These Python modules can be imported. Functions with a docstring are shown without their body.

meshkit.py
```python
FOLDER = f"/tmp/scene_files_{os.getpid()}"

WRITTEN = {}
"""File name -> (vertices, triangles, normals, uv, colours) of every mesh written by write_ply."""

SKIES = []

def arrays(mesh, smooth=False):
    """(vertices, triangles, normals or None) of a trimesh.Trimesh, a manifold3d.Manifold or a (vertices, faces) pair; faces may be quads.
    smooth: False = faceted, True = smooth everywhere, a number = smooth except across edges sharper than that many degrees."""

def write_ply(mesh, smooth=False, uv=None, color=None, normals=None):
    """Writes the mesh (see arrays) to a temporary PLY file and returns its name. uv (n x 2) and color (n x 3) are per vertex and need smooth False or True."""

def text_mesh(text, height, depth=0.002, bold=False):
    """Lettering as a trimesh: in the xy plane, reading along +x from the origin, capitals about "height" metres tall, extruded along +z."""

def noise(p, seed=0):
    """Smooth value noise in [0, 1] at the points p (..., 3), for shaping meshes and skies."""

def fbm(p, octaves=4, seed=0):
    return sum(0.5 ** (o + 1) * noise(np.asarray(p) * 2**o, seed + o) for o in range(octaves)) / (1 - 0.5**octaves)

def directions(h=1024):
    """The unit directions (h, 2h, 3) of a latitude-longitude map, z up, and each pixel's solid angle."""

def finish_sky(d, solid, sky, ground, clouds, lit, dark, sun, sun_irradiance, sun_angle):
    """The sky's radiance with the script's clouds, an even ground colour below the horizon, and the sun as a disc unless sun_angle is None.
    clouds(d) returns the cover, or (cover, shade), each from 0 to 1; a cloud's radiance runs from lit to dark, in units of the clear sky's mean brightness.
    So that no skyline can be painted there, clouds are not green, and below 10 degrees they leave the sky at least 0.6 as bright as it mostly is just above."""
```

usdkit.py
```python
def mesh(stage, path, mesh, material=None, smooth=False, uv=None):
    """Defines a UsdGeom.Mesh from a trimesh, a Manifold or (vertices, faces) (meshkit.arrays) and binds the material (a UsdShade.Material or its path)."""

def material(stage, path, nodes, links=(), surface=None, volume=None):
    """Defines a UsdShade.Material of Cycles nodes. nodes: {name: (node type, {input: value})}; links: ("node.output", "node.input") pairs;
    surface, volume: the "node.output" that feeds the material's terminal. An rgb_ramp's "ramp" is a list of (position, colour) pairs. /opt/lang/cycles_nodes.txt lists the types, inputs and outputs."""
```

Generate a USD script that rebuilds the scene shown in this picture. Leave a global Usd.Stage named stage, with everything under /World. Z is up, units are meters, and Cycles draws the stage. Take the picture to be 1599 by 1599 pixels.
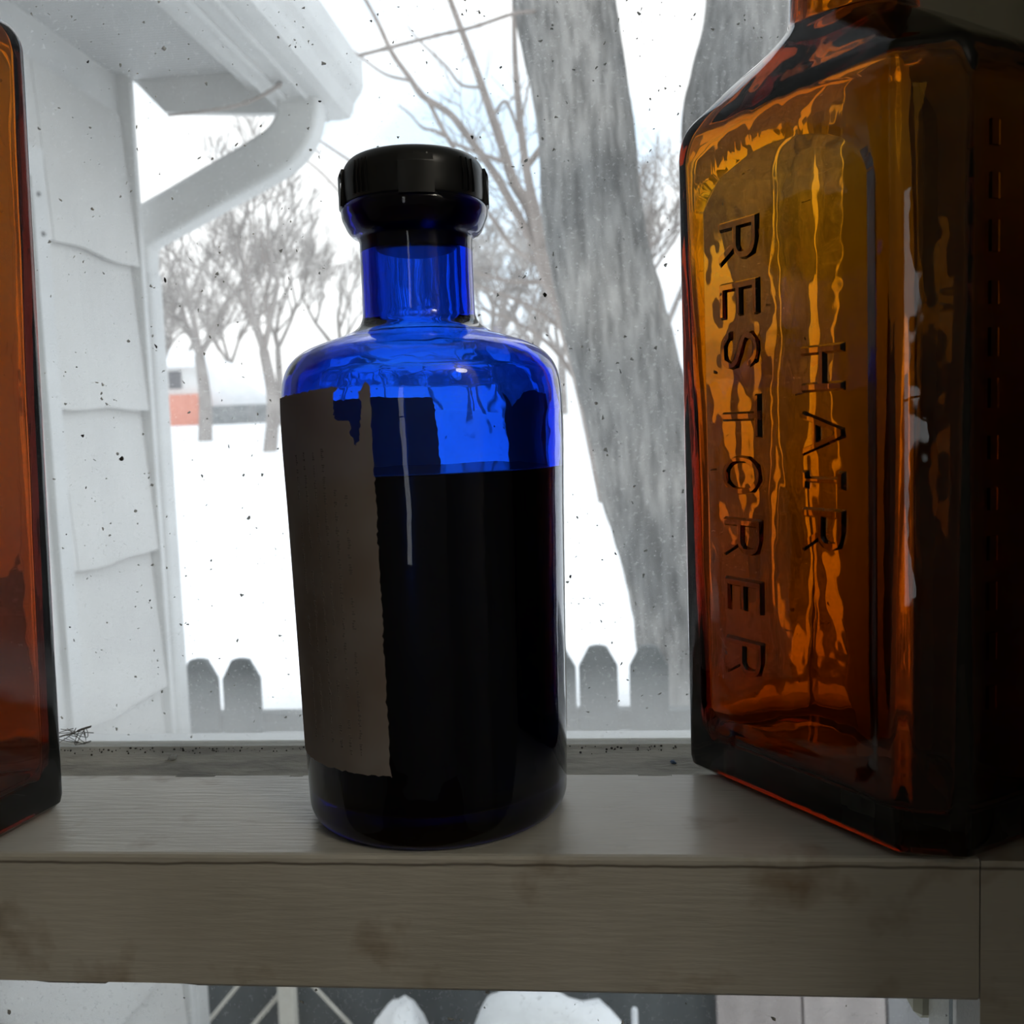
import math, random
import numpy as np, trimesh, manifold3d as m3
from shapely.geometry import Polygon, Point, box as sbox
from shapely import affinity
from scipy.interpolate import PchipInterpolator
from pxr import Usd, UsdGeom, UsdLux, UsdShade, Sdf, Gf, Vt
import usdkit, meshkit

# ------------------------------------------------------------------ camera, sky, added fill lamp, exposure
stage = Usd.Stage.CreateInMemory()
UsdGeom.SetStageUpAxis(stage, UsdGeom.Tokens.z)
UsdGeom.SetStageMetersPerUnit(stage, 1.0)
UsdGeom.Xform.Define(stage, '/World'); UsdGeom.Scope.Define(stage, '/World/Looks')
F, YAW, PITCH, ROLL = 1550., math.radians(5.5), math.radians(-5), math.radians(2.06)
CAM = np.array([0, 0, 1.475])
_fw = np.array([-math.sin(YAW)*math.cos(PITCH), math.cos(YAW)*math.cos(PITCH), math.sin(PITCH)])
_r = np.array([math.cos(YAW), math.sin(YAW), 0]); _u = np.cross(_r, _fw)
RIGHT, UP, FWD = math.cos(ROLL)*_r-math.sin(ROLL)*_u, math.sin(ROLL)*_r+math.cos(ROLL)*_u, _fw
cam = UsdGeom.Camera.Define(stage, '/World/camera')
cam.AddTransformOp().Set(Gf.Matrix4d(*[float(x) for x in (*RIGHT, 0, *UP, 0, *(-FWD), 0, *CAM, 1)]))
cam.CreateHorizontalApertureAttr(36.0); cam.CreateVerticalApertureAttr(36.0)
cam.CreateFocalLengthAttr(36.0*F/1599)
cam.CreateFStopAttr(36.0); cam.CreateFocusDistanceAttr(0.215)
cam.CreateClippingRangeAttr(Gf.Vec2f(0.01, 2000))
cam.CreateExposureAttr(0.0)
SKY, FILL_LAMP = 1.7, 16.0  # strengths of the sky and of the added room fill

def mat(name, nodes, links=(), surface='p.BSDF', volume=None):
    return usdkit.material(stage, '/World/Looks/'+name, nodes, links, surface=surface, volume=volume)
# overcast sky: bright cloud with pale blue openings
skym = mat('winter_sky', {
    't': ('texture_coordinate', {}), 'n': ('noise_texture', {'scale': 3.2, 'detail': 5.0, 'roughness': .55}),
    'r': ('rgb_ramp', {'ramp': [(0, (.62, .80, .98)), (.40, (.66, .83, 1.0)), (.53, (1, 1.0, 1.0)), (1, (1.05, 1.05, 1.05))]}),
    'b': ('background_shader', {'strength': SKY})},
    [('t.generated', 'n.vector'), ('n.fac', 'r.fac'), ('r.color', 'b.color')], surface='b.background')
dome = UsdLux.DomeLight.Define(stage, '/World/sky'); dome.CreateIntensityAttr(1.0)
UsdShade.MaterialBindingAPI.Apply(dome.GetPrim()).Bind(skym)

def ray(px, py): return FWD+RIGHT*(px-799.5)/F-UP*(py-799.5)/F
def at_y(px, py, Y): d = ray(px, py); return CAM+d*(Y/d[1])
def at_x(px, py, X): d = ray(px, py); return CAM+d*(X/d[0])
RAIL = 1.40                                                          # top of the meeting rail

# ------------------------------------------------------------------ helpers
taken = {}
def numbered(parent, name):
    k = taken.get((parent, name), 0); taken[(parent, name)] = k+1
    return name if k == 0 else f'{name}_{k:03d}'
def put(prim, label=None, cat=None, group=None, kind=None):
    for k, v in (('label', label), ('category', cat), ('group', group), ('kind', kind)):
        if v: prim.SetCustomDataByKey(k, v)
def path_of(parent): return '/World' if parent is None else str(parent.GetPath())
def obj(name, mesh, m, parent=None, label=None, cat=None, group=None, kind=None, smooth=False):
    p = path_of(parent)
    o = usdkit.mesh(stage, p+'/'+numbered(p, name), mesh, m, smooth=smooth).GetPrim()
    put(o, label, cat, group, kind); return o
def thing(name, label=None, cat=None, group=None, kind=None, loc=(0, 0, 0)):
    x = UsdGeom.Xform.Define(stage, '/World/'+numbered('/World', name))
    if any(loc): x.AddTranslateOp().Set(Gf.Vec3d(*map(float, loc)))
    put(x.GetPrim(), label, cat, group, kind); return x.GetPrim()
def copy_of(src, name, loc, rotz=0, scale=1., label=None, group=None):
    x = UsdGeom.Xform.Define(stage, '/World/'+numbered('/World', name))
    x.AddTranslateOp().Set(Gf.Vec3d(*map(float, loc))); x.AddRotateZOp().Set(rotz)
    if scale != 1: x.AddScaleOp().Set(Gf.Vec3f(scale, scale, scale))
    return x.GetPrim()
def man(t):
    t = t.copy(); t.merge_vertices()
    return m3.Manifold(m3.Mesh(np.asarray(t.vertices, np.float32), np.asarray(t.faces, np.uint32)))
def tri(m): q = m.to_mesh(); return trimesh.Trimesh(q.vert_properties[:, :3], q.tri_verts, process=False)
def box(x0, x1, y0, y1, z0, z1, c=0.0):
    """A box with chamfered edges."""
    if c <= 0:
        return trimesh.creation.box(bounds=[[x0, y0, z0], [x1, y1, z1]])
    pts = []
    for x, sx in ((x0, 1), (x1, -1)):
        for y, sy in ((y0, 1), (y1, -1)):
            for z, sz in ((z0, 1), (z1, -1)):
                pts += [(x, y+sy*c, z+sz*c), (x+sx*c, y, z+sz*c), (x+sx*c, y+sy*c, z)]
    return trimesh.convex.convex_hull(np.array(pts))
def cat_(ms): return trimesh.util.concatenate(ms)
def extrude(poly, h): return trimesh.creation.extrude_polygon(poly, h, engine='earcut')
def prism_y(pts, y0, y1):
    """Polygon given in x, z, extruded along y."""
    m = extrude(Polygon(pts), y1-y0)
    v = m.vertices.copy(); m.vertices = np.c_[v[:, 0], y1-v[:, 2], v[:, 1]]; return m
def prism_x(pts, x0, x1):
    m = extrude(Polygon(pts), x1-x0)
    v = m.vertices.copy(); m.vertices = np.c_[x0+v[:, 2], v[:, 0], v[:, 1]]; return m
def lathe(prof, n=128, wob=None):
    """Surface of revolution about z; the profile runs from axis to axis, counter-clockwise seen in (r, z)."""
    prof = np.asarray(prof, float); k = len(prof); th = np.arange(n)*2*math.pi/n
    v = np.zeros((k, n, 3)); v[..., 0] = prof[:, None, 0]*np.cos(th); v[..., 1] = prof[:, None, 0]*np.sin(th); v[..., 2] = prof[:, None, 1]
    if wob: v = wob(v, prof, th)
    v = v.reshape(-1, 3); f = []
    i, j = np.meshgrid(np.arange(k-1), np.arange(n), indexing='ij'); j2 = (j+1) % n
    a, b, c, d = i*n+j, i*n+j2, (i+1)*n+j2, (i+1)*n+j
    f = np.vstack([np.stack([a, b, c], -1).reshape(-1, 3), np.stack([a, c, d], -1).reshape(-1, 3)])
    t = trimesh.Trimesh(v, f, process=False); t.merge_vertices(); t.update_faces(t.nondegenerate_faces()); return t
def curve(pts, n=4):
    """A smooth polyline through pts (r, z)."""
    p = np.asarray(pts, float); s = np.r_[0, np.cumsum(np.linalg.norm(np.diff(p, axis=0), axis=1))]
    q = np.unique(np.concatenate([np.linspace(s[i], s[i+1], n+1) for i in range(len(s)-1)]))
    return np.c_[PchipInterpolator(s, p[:, 0])(q), PchipInterpolator(s, p[:, 1])(q)]
def tube(pts, rad, sides=8, cap=True):
    p = np.asarray(pts, float); k = len(p); rad = np.broadcast_to(rad, (k,))
    t = np.gradient(p, axis=0); t /= np.linalg.norm(t, axis=1, keepdims=True)+1e-12
    m = t.mean(0); ref = np.eye(3)[np.argmin(np.abs(m))]
    a = np.cross(t, ref); a /= np.linalg.norm(a, axis=1, keepdims=True)+1e-12; b = np.cross(t, a)
    ang = np.arange(sides)*2*math.pi/sides
    v = (p[:, None]+rad[:, None, None]*(np.cos(ang)[None, :, None]*a[:, None]+np.sin(ang)[None, :, None]*b[:, None])).reshape(-1, 3)
    i, j = np.meshgrid(np.arange(k-1), np.arange(sides), indexing='ij'); j2 = (j+1) % sides
    q = np.stack([i*sides+j, i*sides+j2, (i+1)*sides+j2, (i+1)*sides+j], -1).reshape(-1, 4)
    f = np.vstack([q[:, [0, 1, 2]], q[:, [0, 2, 3]]])
    if cap:
        n = len(v); v = np.vstack([v, p[0], p[-1]]); o = (k-1)*sides
        f = np.vstack([f, [[n, (x+1) % sides, x] for x in range(sides)], [[n+1, o+x, o+(x+1) % sides] for x in range(sides)]])
    return trimesh.Trimesh(v, f, process=False)
def spline(pts, n):
    """Resamples a polyline smoothly (Catmull-Rom)."""
    p = np.asarray(pts, float); p = np.vstack([2*p[0]-p[1], p, 2*p[-1]-p[-2]]); out = []
    for i in range(1, len(p)-2):
        for t in np.linspace(0, 1, n, endpoint=False):
            out.append(.5*((2*p[i])+(-p[i-1]+p[i+1])*t+(2*p[i-1]-5*p[i]+4*p[i+1]-p[i+2])*t*t+(-p[i-1]+3*p[i]-3*p[i+1]+p[i+2])*t**3))
    return np.array(out+[p[-2]])

# ------------------------------------------------------------------ materials
POS = ('geometry', {})
def plain(name, col, rough=.6, spec=.5, **k):
    return mat(name, {'p': ('principled_bsdf', dict(base_color=col, roughness=rough, specular_ior_level=spec, **k))})
def mottled(name, c1, c2, scale, rough=.6, bump=0.0, bscale=None, stretch=(1, 1, 1), detail=5., lo=.35, hi=.65, spec=.5, dist=.001):
    n = {'g': POS, 'm': ('mapping', {'scale': stretch}), 'n': ('noise_texture', {'scale': scale, 'detail': detail}),
         'r': ('rgb_ramp', {'ramp': [(lo, c1), (hi, c2)]}), 'p': ('principled_bsdf', {'roughness': rough, 'specular_ior_level': spec})}
    l = [('g.position', 'm.vector'), ('m.vector', 'n.vector'), ('n.fac', 'r.fac'), ('r.color', 'p.base_color')]
    if bump:
        n |= {'nb': ('noise_texture', {'scale': bscale or scale*4, 'detail': 6.}), 'b': ('bump', {'strength': bump, 'distance': dist})}
        l += [('m.vector', 'nb.vector'), ('nb.fac', 'b.height'), ('b.normal', 'p.normal')]
    return mat(name, n, l)

def old_glass(name, col, density, bscale=90., bump=.25):
    """Hand-blown glass: clear surface with faint waviness, colour from absorption in its thickness."""
    return mat(name, {'g': POS, 'n': ('noise_texture', {'scale': bscale, 'detail': 2.0}),
        'b': ('bump', {'strength': bump, 'distance': .0006}), 's': ('glass_bsdf', {'color': (1, 1, 1), 'IOR': 1.5, 'roughness': 0.0}),
        'v': ('absorption_volume', {'color': col, 'density': density})},
        [('g.position', 'n.vector'), ('n.fac', 'b.height'), ('b.normal', 's.normal')], surface='s.BSDF', volume='v.volume')
M_BLUE = old_glass('cobalt_glass', (.0, .50, .93), 1000.)
M_AMBER = old_glass('amber_glass', (.87, .685, .0), 1000.)

def pane_mat(name, base, seed, low=.30):
    """Dirty window glass: see-through with a reflecting surface and an uneven film of dust, thickest low down where rain has splashed."""
    n = {'g': POS, 't': ('transparent_bsdf', {'color': (.96, .97, .97)}), 'gl': ('glossy_bsdf', {'color': (1, 1, 1), 'roughness': 0.0}),
         'f': ('fresnel', {'IOR': 1.45}), 'mx': ('mix_closure', {}),
         'd': ('diffuse_bsdf', {'color': (.75, .75, .73)}), 'tr': ('translucent_bsdf', {'color': (.8, .8, .79)}), 'dm': ('mix_closure', {'fac': .6}),
         'mp': ('mapping', {'location': (seed, 0, 0), 'scale': (1, 1, .45)}),
         'n1': ('noise_texture', {'scale': 18., 'detail': 6., 'roughness': .6}), 'n2': ('noise_texture', {'scale': 900., 'detail': 2.}),
         'r1': ('map_range', {'from_min': .35, 'from_max': .75, 'to_min': base*.5, 'to_max': base*1.7, 'clamp': True}),
         'r2': ('map_range', {'from_min': .62, 'from_max': .74, 'to_min': 0., 'to_max': .16, 'clamp': True}),
         'sx': ('separate_xyz', {}), 'r3': ('map_range', {'from_min': RAIL-.012+.022, 'from_max': RAIL-.012+.005, 'to_min': 0., 'to_max': low, 'clamp': True}),
         'a1': ('math', {'math_type': 'add'}), 'a2': ('math', {'math_type': 'add', 'use_clamp': True}), 'out': ('mix_closure', {})}
    l = [('t.BSDF', 'mx.closure1'), ('gl.BSDF', 'mx.closure2'), ('f.fac', 'mx.fac'), ('d.BSDF', 'dm.closure1'), ('tr.BSDF', 'dm.closure2'),
         ('g.position', 'mp.vector'), ('mp.vector', 'n1.vector'), ('g.position', 'n2.vector'), ('n1.fac', 'r1.value'), ('n2.fac', 'r2.value'),
         ('g.position', 'sx.vector'), ('sx.z', 'r3.value'), ('r1.result', 'a1.value1'), ('r2.result', 'a1.value2'), ('a1.value', 'a2.value1'), ('r3.result', 'a2.value2'),
         ('mx.closure', 'out.closure1'), ('dm.closure', 'out.closure2'), ('a2.value', 'out.fac')]
    return mat(name, n, l, surface='out.closure')
M_PANE, M_PANE2 = pane_mat('dusty_pane', .074, 3.1), pane_mat('lower_dusty_pane', .06, 7.3, 0.)
M_CLEAR = mat('clear_pane', {'t': ('transparent_bsdf', {'color': (.96, .97, .97)}), 'gl': ('glossy_bsdf', {'color': (1, 1, 1), 'roughness': 0.}), 'f': ('fresnel', {'IOR': 1.45}), 'mx': ('mix_closure', {})},
              [('t.BSDF', 'mx.closure1'), ('gl.BSDF', 'mx.closure2'), ('f.fac', 'mx.fac')], surface='mx.closure')

def painted_wood(name, c1, c2, stain):
    """Old cream paint with brush marks along x, brown stains, a crack just under the front arris."""
    n = {'g': POS, 'm': ('mapping', {'scale': (.10, 1, 1)}), 'nb': ('noise_texture', {'scale': 900., 'detail': 4.}), 'nc': ('noise_texture', {'scale': 170., 'detail': 5.}),
         'n': ('noise_texture', {'scale': 30., 'detail': 4.}), 'r': ('rgb_ramp', {'ramp': [(.35, c1), (.65, c2)]}),
         'ns': ('noise_texture', {'scale': 75., 'detail': 4.}), 'rs': ('rgb_ramp', {'ramp': [(.60, (0, 0, 0)), (.80, (.75, .75, .75))]}),
         'mix': ('mix', {'color2': stain}),
         'sx': ('separate_xyz', {}), 'nw': ('noise_texture', {'scale': 60., 'detail': 3.}),
         'zz': ('math', {'math_type': 'multiply_add', 'value2': .0016}), 'ab': ('math', {'math_type': 'subtract', 'value2': RAIL-.0017+.0008}),
         'av': ('math', {'math_type': 'absolute'}), 'cr': ('map_range', {'from_min': .00008, 'from_max': .0004, 'to_min': .75, 'to_max': 0., 'clamp': True}),
         'yl': ('map_range', {'from_min': .1705, 'from_max': .1690, 'to_min': 0., 'to_max': 1., 'clamp': True}),
         'cy': ('math', {'math_type': 'multiply'}), 'm2': ('mix', {'color2': (.06, .04, .025)}),
         'p': ('principled_bsdf', {'roughness': .33, 'specular_ior_level': .6}), 'hh': ('math', {'math_type': 'multiply_add', 'value2': .18}), 'b': ('bump', {'strength': .38, 'distance': .0005})}
    l = [('g.position', 'm.vector'), ('m.vector', 'nb.vector'), ('m.vector', 'nc.vector'), ('g.position', 'n.vector'), ('n.fac', 'r.fac'), ('g.position', 'ns.vector'), ('ns.fac', 'rs.fac'),
         ('r.color', 'mix.color1'), ('rs.color', 'mix.fac'), ('g.position', 'sx.vector'), ('g.position', 'nw.vector'), ('nw.fac', 'zz.value1'), ('sx.z', 'zz.value3'),
         ('zz.value', 'ab.value1'), ('ab.value', 'av.value1'), ('av.value', 'cr.value'), ('sx.y', 'yl.value'), ('cr.result', 'cy.value1'), ('yl.result', 'cy.value2'),
         ('mix.color', 'm2.color1'), ('cy.value', 'm2.fac'), ('m2.color', 'p.base_color'), ('nc.fac', 'hh.value1'), ('nb.fac', 'hh.value3'), ('hh.value', 'b.height'), ('b.normal', 'p.normal')]
    return mat(name, n, l)
M_RAIL = painted_wood('old_cream_paint', (.50, .485, .43), (.60, .585, .53), (.20, .12, .05))
M_SASH = mottled('sash_paint', (.42, .40, .28), (.54, .52, .40), 40, .5, .3, 300, dist=.0005)
M_WALL = mottled('plaster', (.50, .48, .42), (.58, .56, .50), 3, .8)
M_FLOOR = mottled('floor_boards', (.16, .09, .05), (.28, .17, .09), 6, .5, stretch=(.3, 3, 1))
M_CEIL = plain('ceiling_paint', (.7, .69, .65), .85)
M_BRASS = plain('fill_lamp_brass', (.6, .45, .2), .3, metallic=1.0)

# ------------------------------------------------------------------ the window and the room
YG, YL = .262, .187                                                  # panes: upper (outer) and lower (inner) sash
XL, XR = -.605, .108                                                 # window opening
wn = man(box(-2.2, 1.7, .10, .34, -.4, 2.7)) - man(box(XL, XR, 0, .5, .70, 2.15))
obj('wall_north', tri(wn), M_WALL, kind='structure', label='plastered wall around the old sash window')
ws = man(box(-2.2, 1.7, -3.3, -3.1, -.1, 2.6)) - man(box(-.52, -.22, -3.5, -3, .8, 2.2))
obj('wall_south', tri(ws), M_WALL, kind='structure', label='plastered wall behind the camera with a narrow window')
obj('wall_west', box(-2.2, -2.0, -3.1, .10, -.1, 2.6), M_WALL, kind='structure', label='plastered wall on the left of the room')
obj('wall_east', box(1.5, 1.7, -3.1, .10, -.1, 2.6), M_WALL, kind='structure', label='plastered wall on the right of the room')
obj('floor', box(-2.0, 1.5, -3.1, .10, -.1, 0), M_FLOOR, kind='structure', label='brown boarded floor of the room')
obj('ceiling', box(-2.2, 1.7, -3.3, .10, 2.6, 2.7), M_CEIL, kind='structure', label='pale painted ceiling of the room')
obj('trim_1', box(.094, XR, .148, .166, .72, 2.15, .002), M_SASH, kind='structure', label='stop moulding right of the lower sash')
obj('trim_2', box(XL, XL+.014, .148, .166, .72, 2.15, .002), M_SASH, kind='structure', label='stop moulding left of the lower sash')
cs = man(box(XL-.09, XR+.09, .082, .10, .62, 2.25, .003)) - man(box(XL, XR, 0, .2, .70, 2.15))
obj('trim_3', tri(cs), M_SASH, kind='structure', label='flat casing round the window on the room side')

w1 = thing('window_1', 'upper sash of the old window, dusty pane behind the bottles', kind='structure')
rng = np.random.default_rng(4)
obj('bottom_rail', box(XL, .0625, .2085, .267, 1.357, RAIL-.012, .0012), mottled('dirty_ledge_paint', (.20, .19, .165), (.42, .40, .34), 120, .75, .6, 700, (.4, 1, 1), lo=.3, hi=.6, dist=.0006), w1)
rg = np.random.default_rng(21); gr = []
for k in range(260):
    t = trimesh.creation.icosphere(0, 1.0); t.vertices *= rg.uniform(.00008, .00034)*rg.uniform(.5, 1.3, (1, 3)); t.apply_translation((rg.uniform(-.20, .06), YG-.0004-abs(rg.normal(0, .0028)), RAIL-.0118)); gr.append(t)
obj('grit', cat_(gr), plain('grit_dark', (.09, .085, .08), .9), w1, kind='stuff')
obj('stile', box(.0625, .106, .2085, .267, 1.345, 2.15, .0015), M_SASH, w1)
obj('stile', box(XL, XL+.045, .2085, .267, RAIL-.011, 2.08, .0015), M_SASH, w1)
obj('top_rail', box(XL+.045, .0625, .2085, .267, 2.08, 2.15, .0015), M_SASH, w1)
obj('pane', box(XL+.046, .062, YG, YG+.0022, RAIL-.0115, 2.079), M_PANE, w1)
obj('putty_bead', prism_x([(YG+.0024, RAIL-.0118), (YG+.0024, RAIL-.0106), (YG+.0045, RAIL-.0118)], XL+.046, .062), M_SASH, w1)

w2 = thing('window_2', 'lower sash of the old window whose top rail carries the bottles', kind='structure')
# meeting rail: front arris slightly rounded, bottom bevelled to the glass
prof = [(.1667, 1.3755), (.1667, RAIL-.0007), (.1670, RAIL-.0002), (.1676, RAIL), (.2068, RAIL), (.2075, RAIL-.0006), (.2075, 1.3700), (.1890, 1.3700), (.1870, 1.3705), (.1690, 1.3748), (.1675, 1.3747)]
rail = man(prism_x(prof, XL+.047, .0604))
for xa, xb, d in ((-.140, at_y(72, 1550, .1667)[0], .0008), (at_y(163, 1550, .1667)[0], at_y(305, 1550, .1667)[0], .0007)):
    rail = rail - man(prism_y([(xa, 1.37), (xb, 1.37), (xb, 1.3748), (xb-.002, 1.3748+d*.8), ((xa+xb)/2, 1.3748+d), (xa+.001, 1.3748+d), (xa, 1.3748)], .16, .178))
for xa, xb, d in ((-.098, -.086, .0005), (-.072, -.066, .0004), (.004, .014, .0005)):     # nicks in the back arris
    rail = rail - man(prism_y([(xa, RAIL+.01), (xa+.001, RAIL-d), ((xa+xb)/2, RAIL-d*1.4), (xb-.002, RAIL-d*.7), (xb, RAIL+.01)], .2060, .21))
obj('top_rail', tri(rail), M_RAIL, w2)
st = [(.0606, .1667), (.1055, .1667), (.1055, .2075), (.0650, .2075), (.0640, .1875), (.0632, .1855), (.0612, .1760)]
def stile(pts, z0, z1):
    m = extrude(Polygon(pts), z1-z0); m.apply_translation((0, 0, z0)); return m
obj('stile', stile(st, .72, RAIL-.0004), M_RAIL, w2)
obj('stile', stile([(XL, .1667), (XL+.0468, .1667), (XL+.0440, .1875), (XL+.044, .2075), (XL, .2075)], .72, RAIL-.0004), M_RAIL, w2)
obj('bottom_rail', box(XL+.0475, .0605, .1667, .2075, .72, .80, .001), M_RAIL, w2)
obj('pane', box(XL+.0470, .0630, YL, YL+.0022, .80, 1.3698), M_PANE2, w2)
# outer storm frame bar seen through the pane
obj('storm_rail', box(XL, XR, .318, .338, 1.33, 1.3685, .001), plain('storm_aluminium', (.55, .57, .58), .5), w1)
# rear window
w3 = thing('window_3', 'narrow daylight window in the wall behind the camera', kind='structure')
fr = man(box(-.52, -.22, -3.22, -3.16, .8, 2.2)) - man(box(-.48, -.26, -3.5, -3, .84, 2.16))
obj('frame', tri(fr), M_SASH, w3); obj('pane', box(-.48, -.26, -3.20, -3.197, .84, 2.16), M_CLEAR, w3)
obj('glazing_bar', box(-.48, -.26, -3.192, -3.17, 1.49, 1.51), M_SASH, w3)

lp = thing('added_fill_lamp', 'added unseen fill lamp, a white globe under the ceiling in the right half of the room', 'lamp', loc=(1.0, -.9, 2.6))  # added out of view to brighten the rail and bottle fronts
globe = trimesh.creation.icosphere(3, .14); globe.apply_translation((0, 0, -.20))
obj('globe', globe, mat('fill_lamp_globe', {'e': ('emission', {'color': (1, .93, .80), 'strength': FILL_LAMP})}, surface='e.emission'), lp, smooth=True)
obj('base', lathe(curve([(0, -.065), (.05, -.065), (.07, -.05), (.075, -.0), (0, 0)], 2), 32), M_BRASS, lp, smooth=40)

# ------------------------------------------------------------------ the blue bottle
AX = np.array([-.0351, .1920])
bb = thing('blue_bottle', 'cobalt blue round medicine bottle with black screw cap and torn label', 'bottle', loc=(AX[0], AX[1], RAIL))
outer = np.vstack([[(0, .0022), (.015, .0019), (.0205, .0008), (.0222, .0001)],
    curve([(.0228, 0), (.0240, .0004), (.0251, .0016), (.0256, .0034), (.0257, .0060), (.0259, .0137), (.0262, .0332), (.0267, .0586), (.0271, .0765), (.02705, .0805), (.0268, .0835), (.0259, .0864), (.0243, .0886), (.0217, .0904), (.0175, .0920), (.0140, .0932), (.0121, .0943), (.0112, .0955), (.0108, .0970), (.01075, .1034), (.01075, .1100), (.0109, .1110), (.0119, .1116), (.0127, .1124), (.0134, .1138), (.0139, .1151), (.0140, .1162), (.0137, .1170), (.0128, .1175)], 4)])
inner = curve([(.0082, .1175), (.0079, .1150), (.0078, .1050), (.0079, .0975), (.0083, .0955), (.0100, .0936), (.0140, .0914), (.0190, .0893), (.0222, .0870), (.0238, .0845), (.0244, .0810), (.0245, .0770), (.0242, .0586), (.0238, .0332), (.0236, .0110), (.0231, .0080), (.0218, .0062), (.0190, .0055), (0, .0055)], 4)
def wob(v, prof, th):
    k = np.arange(len(prof)) >= len(outer)
    d = (meshkit.fbm(np.stack([np.broadcast_to(np.cos(th)*1.6, v.shape[:2]), np.broadcast_to(np.sin(th)*1.6, v.shape[:2]), np.broadcast_to(prof[:, None, 1]*70, v.shape[:2])], -1)+5, 3)-.5)
    s = 1+d*np.where(k, .026, .0022)[:, None]
    v[..., :2] *= s[..., None]; return v
obj('glass_body', lathe(np.vstack([outer, inner]), 160, wob), M_BLUE, bb, smooth=50)
LEV = .0672
r_at = PchipInterpolator(*np.unique(outer[(outer[:, 1] > .005) & (outer[:, 1] < .083)][:, ::-1], axis=0).T)
liq = [(0, .0054), (.0190, .0054), (.0219, .0060), (.0233, .0080), (.0239, .0110), (.0242, .0332), (.0247, LEV-.0004), (.0240, LEV), (0, LEV)]
obj('liquid', lathe(curve(liq, 4), 96), plain('dark_liquid', (.004, .0045, .006), .15, .35), bb, smooth=40, label='almost black liquid filling the lower three quarters')

def wrap(poly, thick, lift):
    """A sheet cut from the polygon (angle in degrees, z) and wrapped on the bottle. Angle 0 faces the camera, positive to the right."""
    R0 = .0265; p = affinity.scale(poly, R0*math.pi/180, 1, origin=(0, 0))
    m = extrude(p, thick); v, f = trimesh.remesh.subdivide_to_size(m.vertices, m.faces, .0022, max_iter=12)
    phi = v[:, 0]/R0; r = r_at(np.clip(v[:, 1], .0065, .0825))+lift+v[:, 2]
    a0 = math.atan2(-AX[1], -AX[0])
    m = trimesh.Trimesh(np.c_[r*np.cos(a0+phi), r*np.sin(a0+phi), v[:, 1]], f); m.merge_vertices(); m.fix_normals(); return m
def torn(pts, amp, seed, step=.8):
    """Roughens a polygon's outline."""
    p = Polygon(pts); L = p.exterior.length; r = np.random.default_rng(seed)
    sc = np.array([1, .00046]); q = affinity.scale(p, 1, 1/.00046, origin=(0, 0)); L = q.exterior.length; out = []
    for s in np.arange(0, L, step*2):
        c = q.exterior.interpolate(s); out.append((c.x+r.normal(0, amp), (c.y+r.normal(0, amp))*.00046))
    return Polygon(out).buffer(0)
M_PAPER = mat('old_label_paper', {'g': POS, 'n': ('noise_texture', {'scale': 90., 'detail': 4.}), 'r': ('rgb_ramp', {'ramp': [(.35, (.46, .38, .33)), (.65, (.60, .56, .54))]}),
    'd': ('diffuse_bsdf', {}), 't': ('translucent_bsdf', {'color': (.55, .48, .42)}), 'm': ('mix_closure', {'fac': .6})},
    [('g.position', 'n.vector'), ('n.fac', 'r.fac'), ('r.color', 'd.color'), ('d.BSDF', 'm.closure1'), ('t.BSDF', 'm.closure2')], surface='m.closure')
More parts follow.
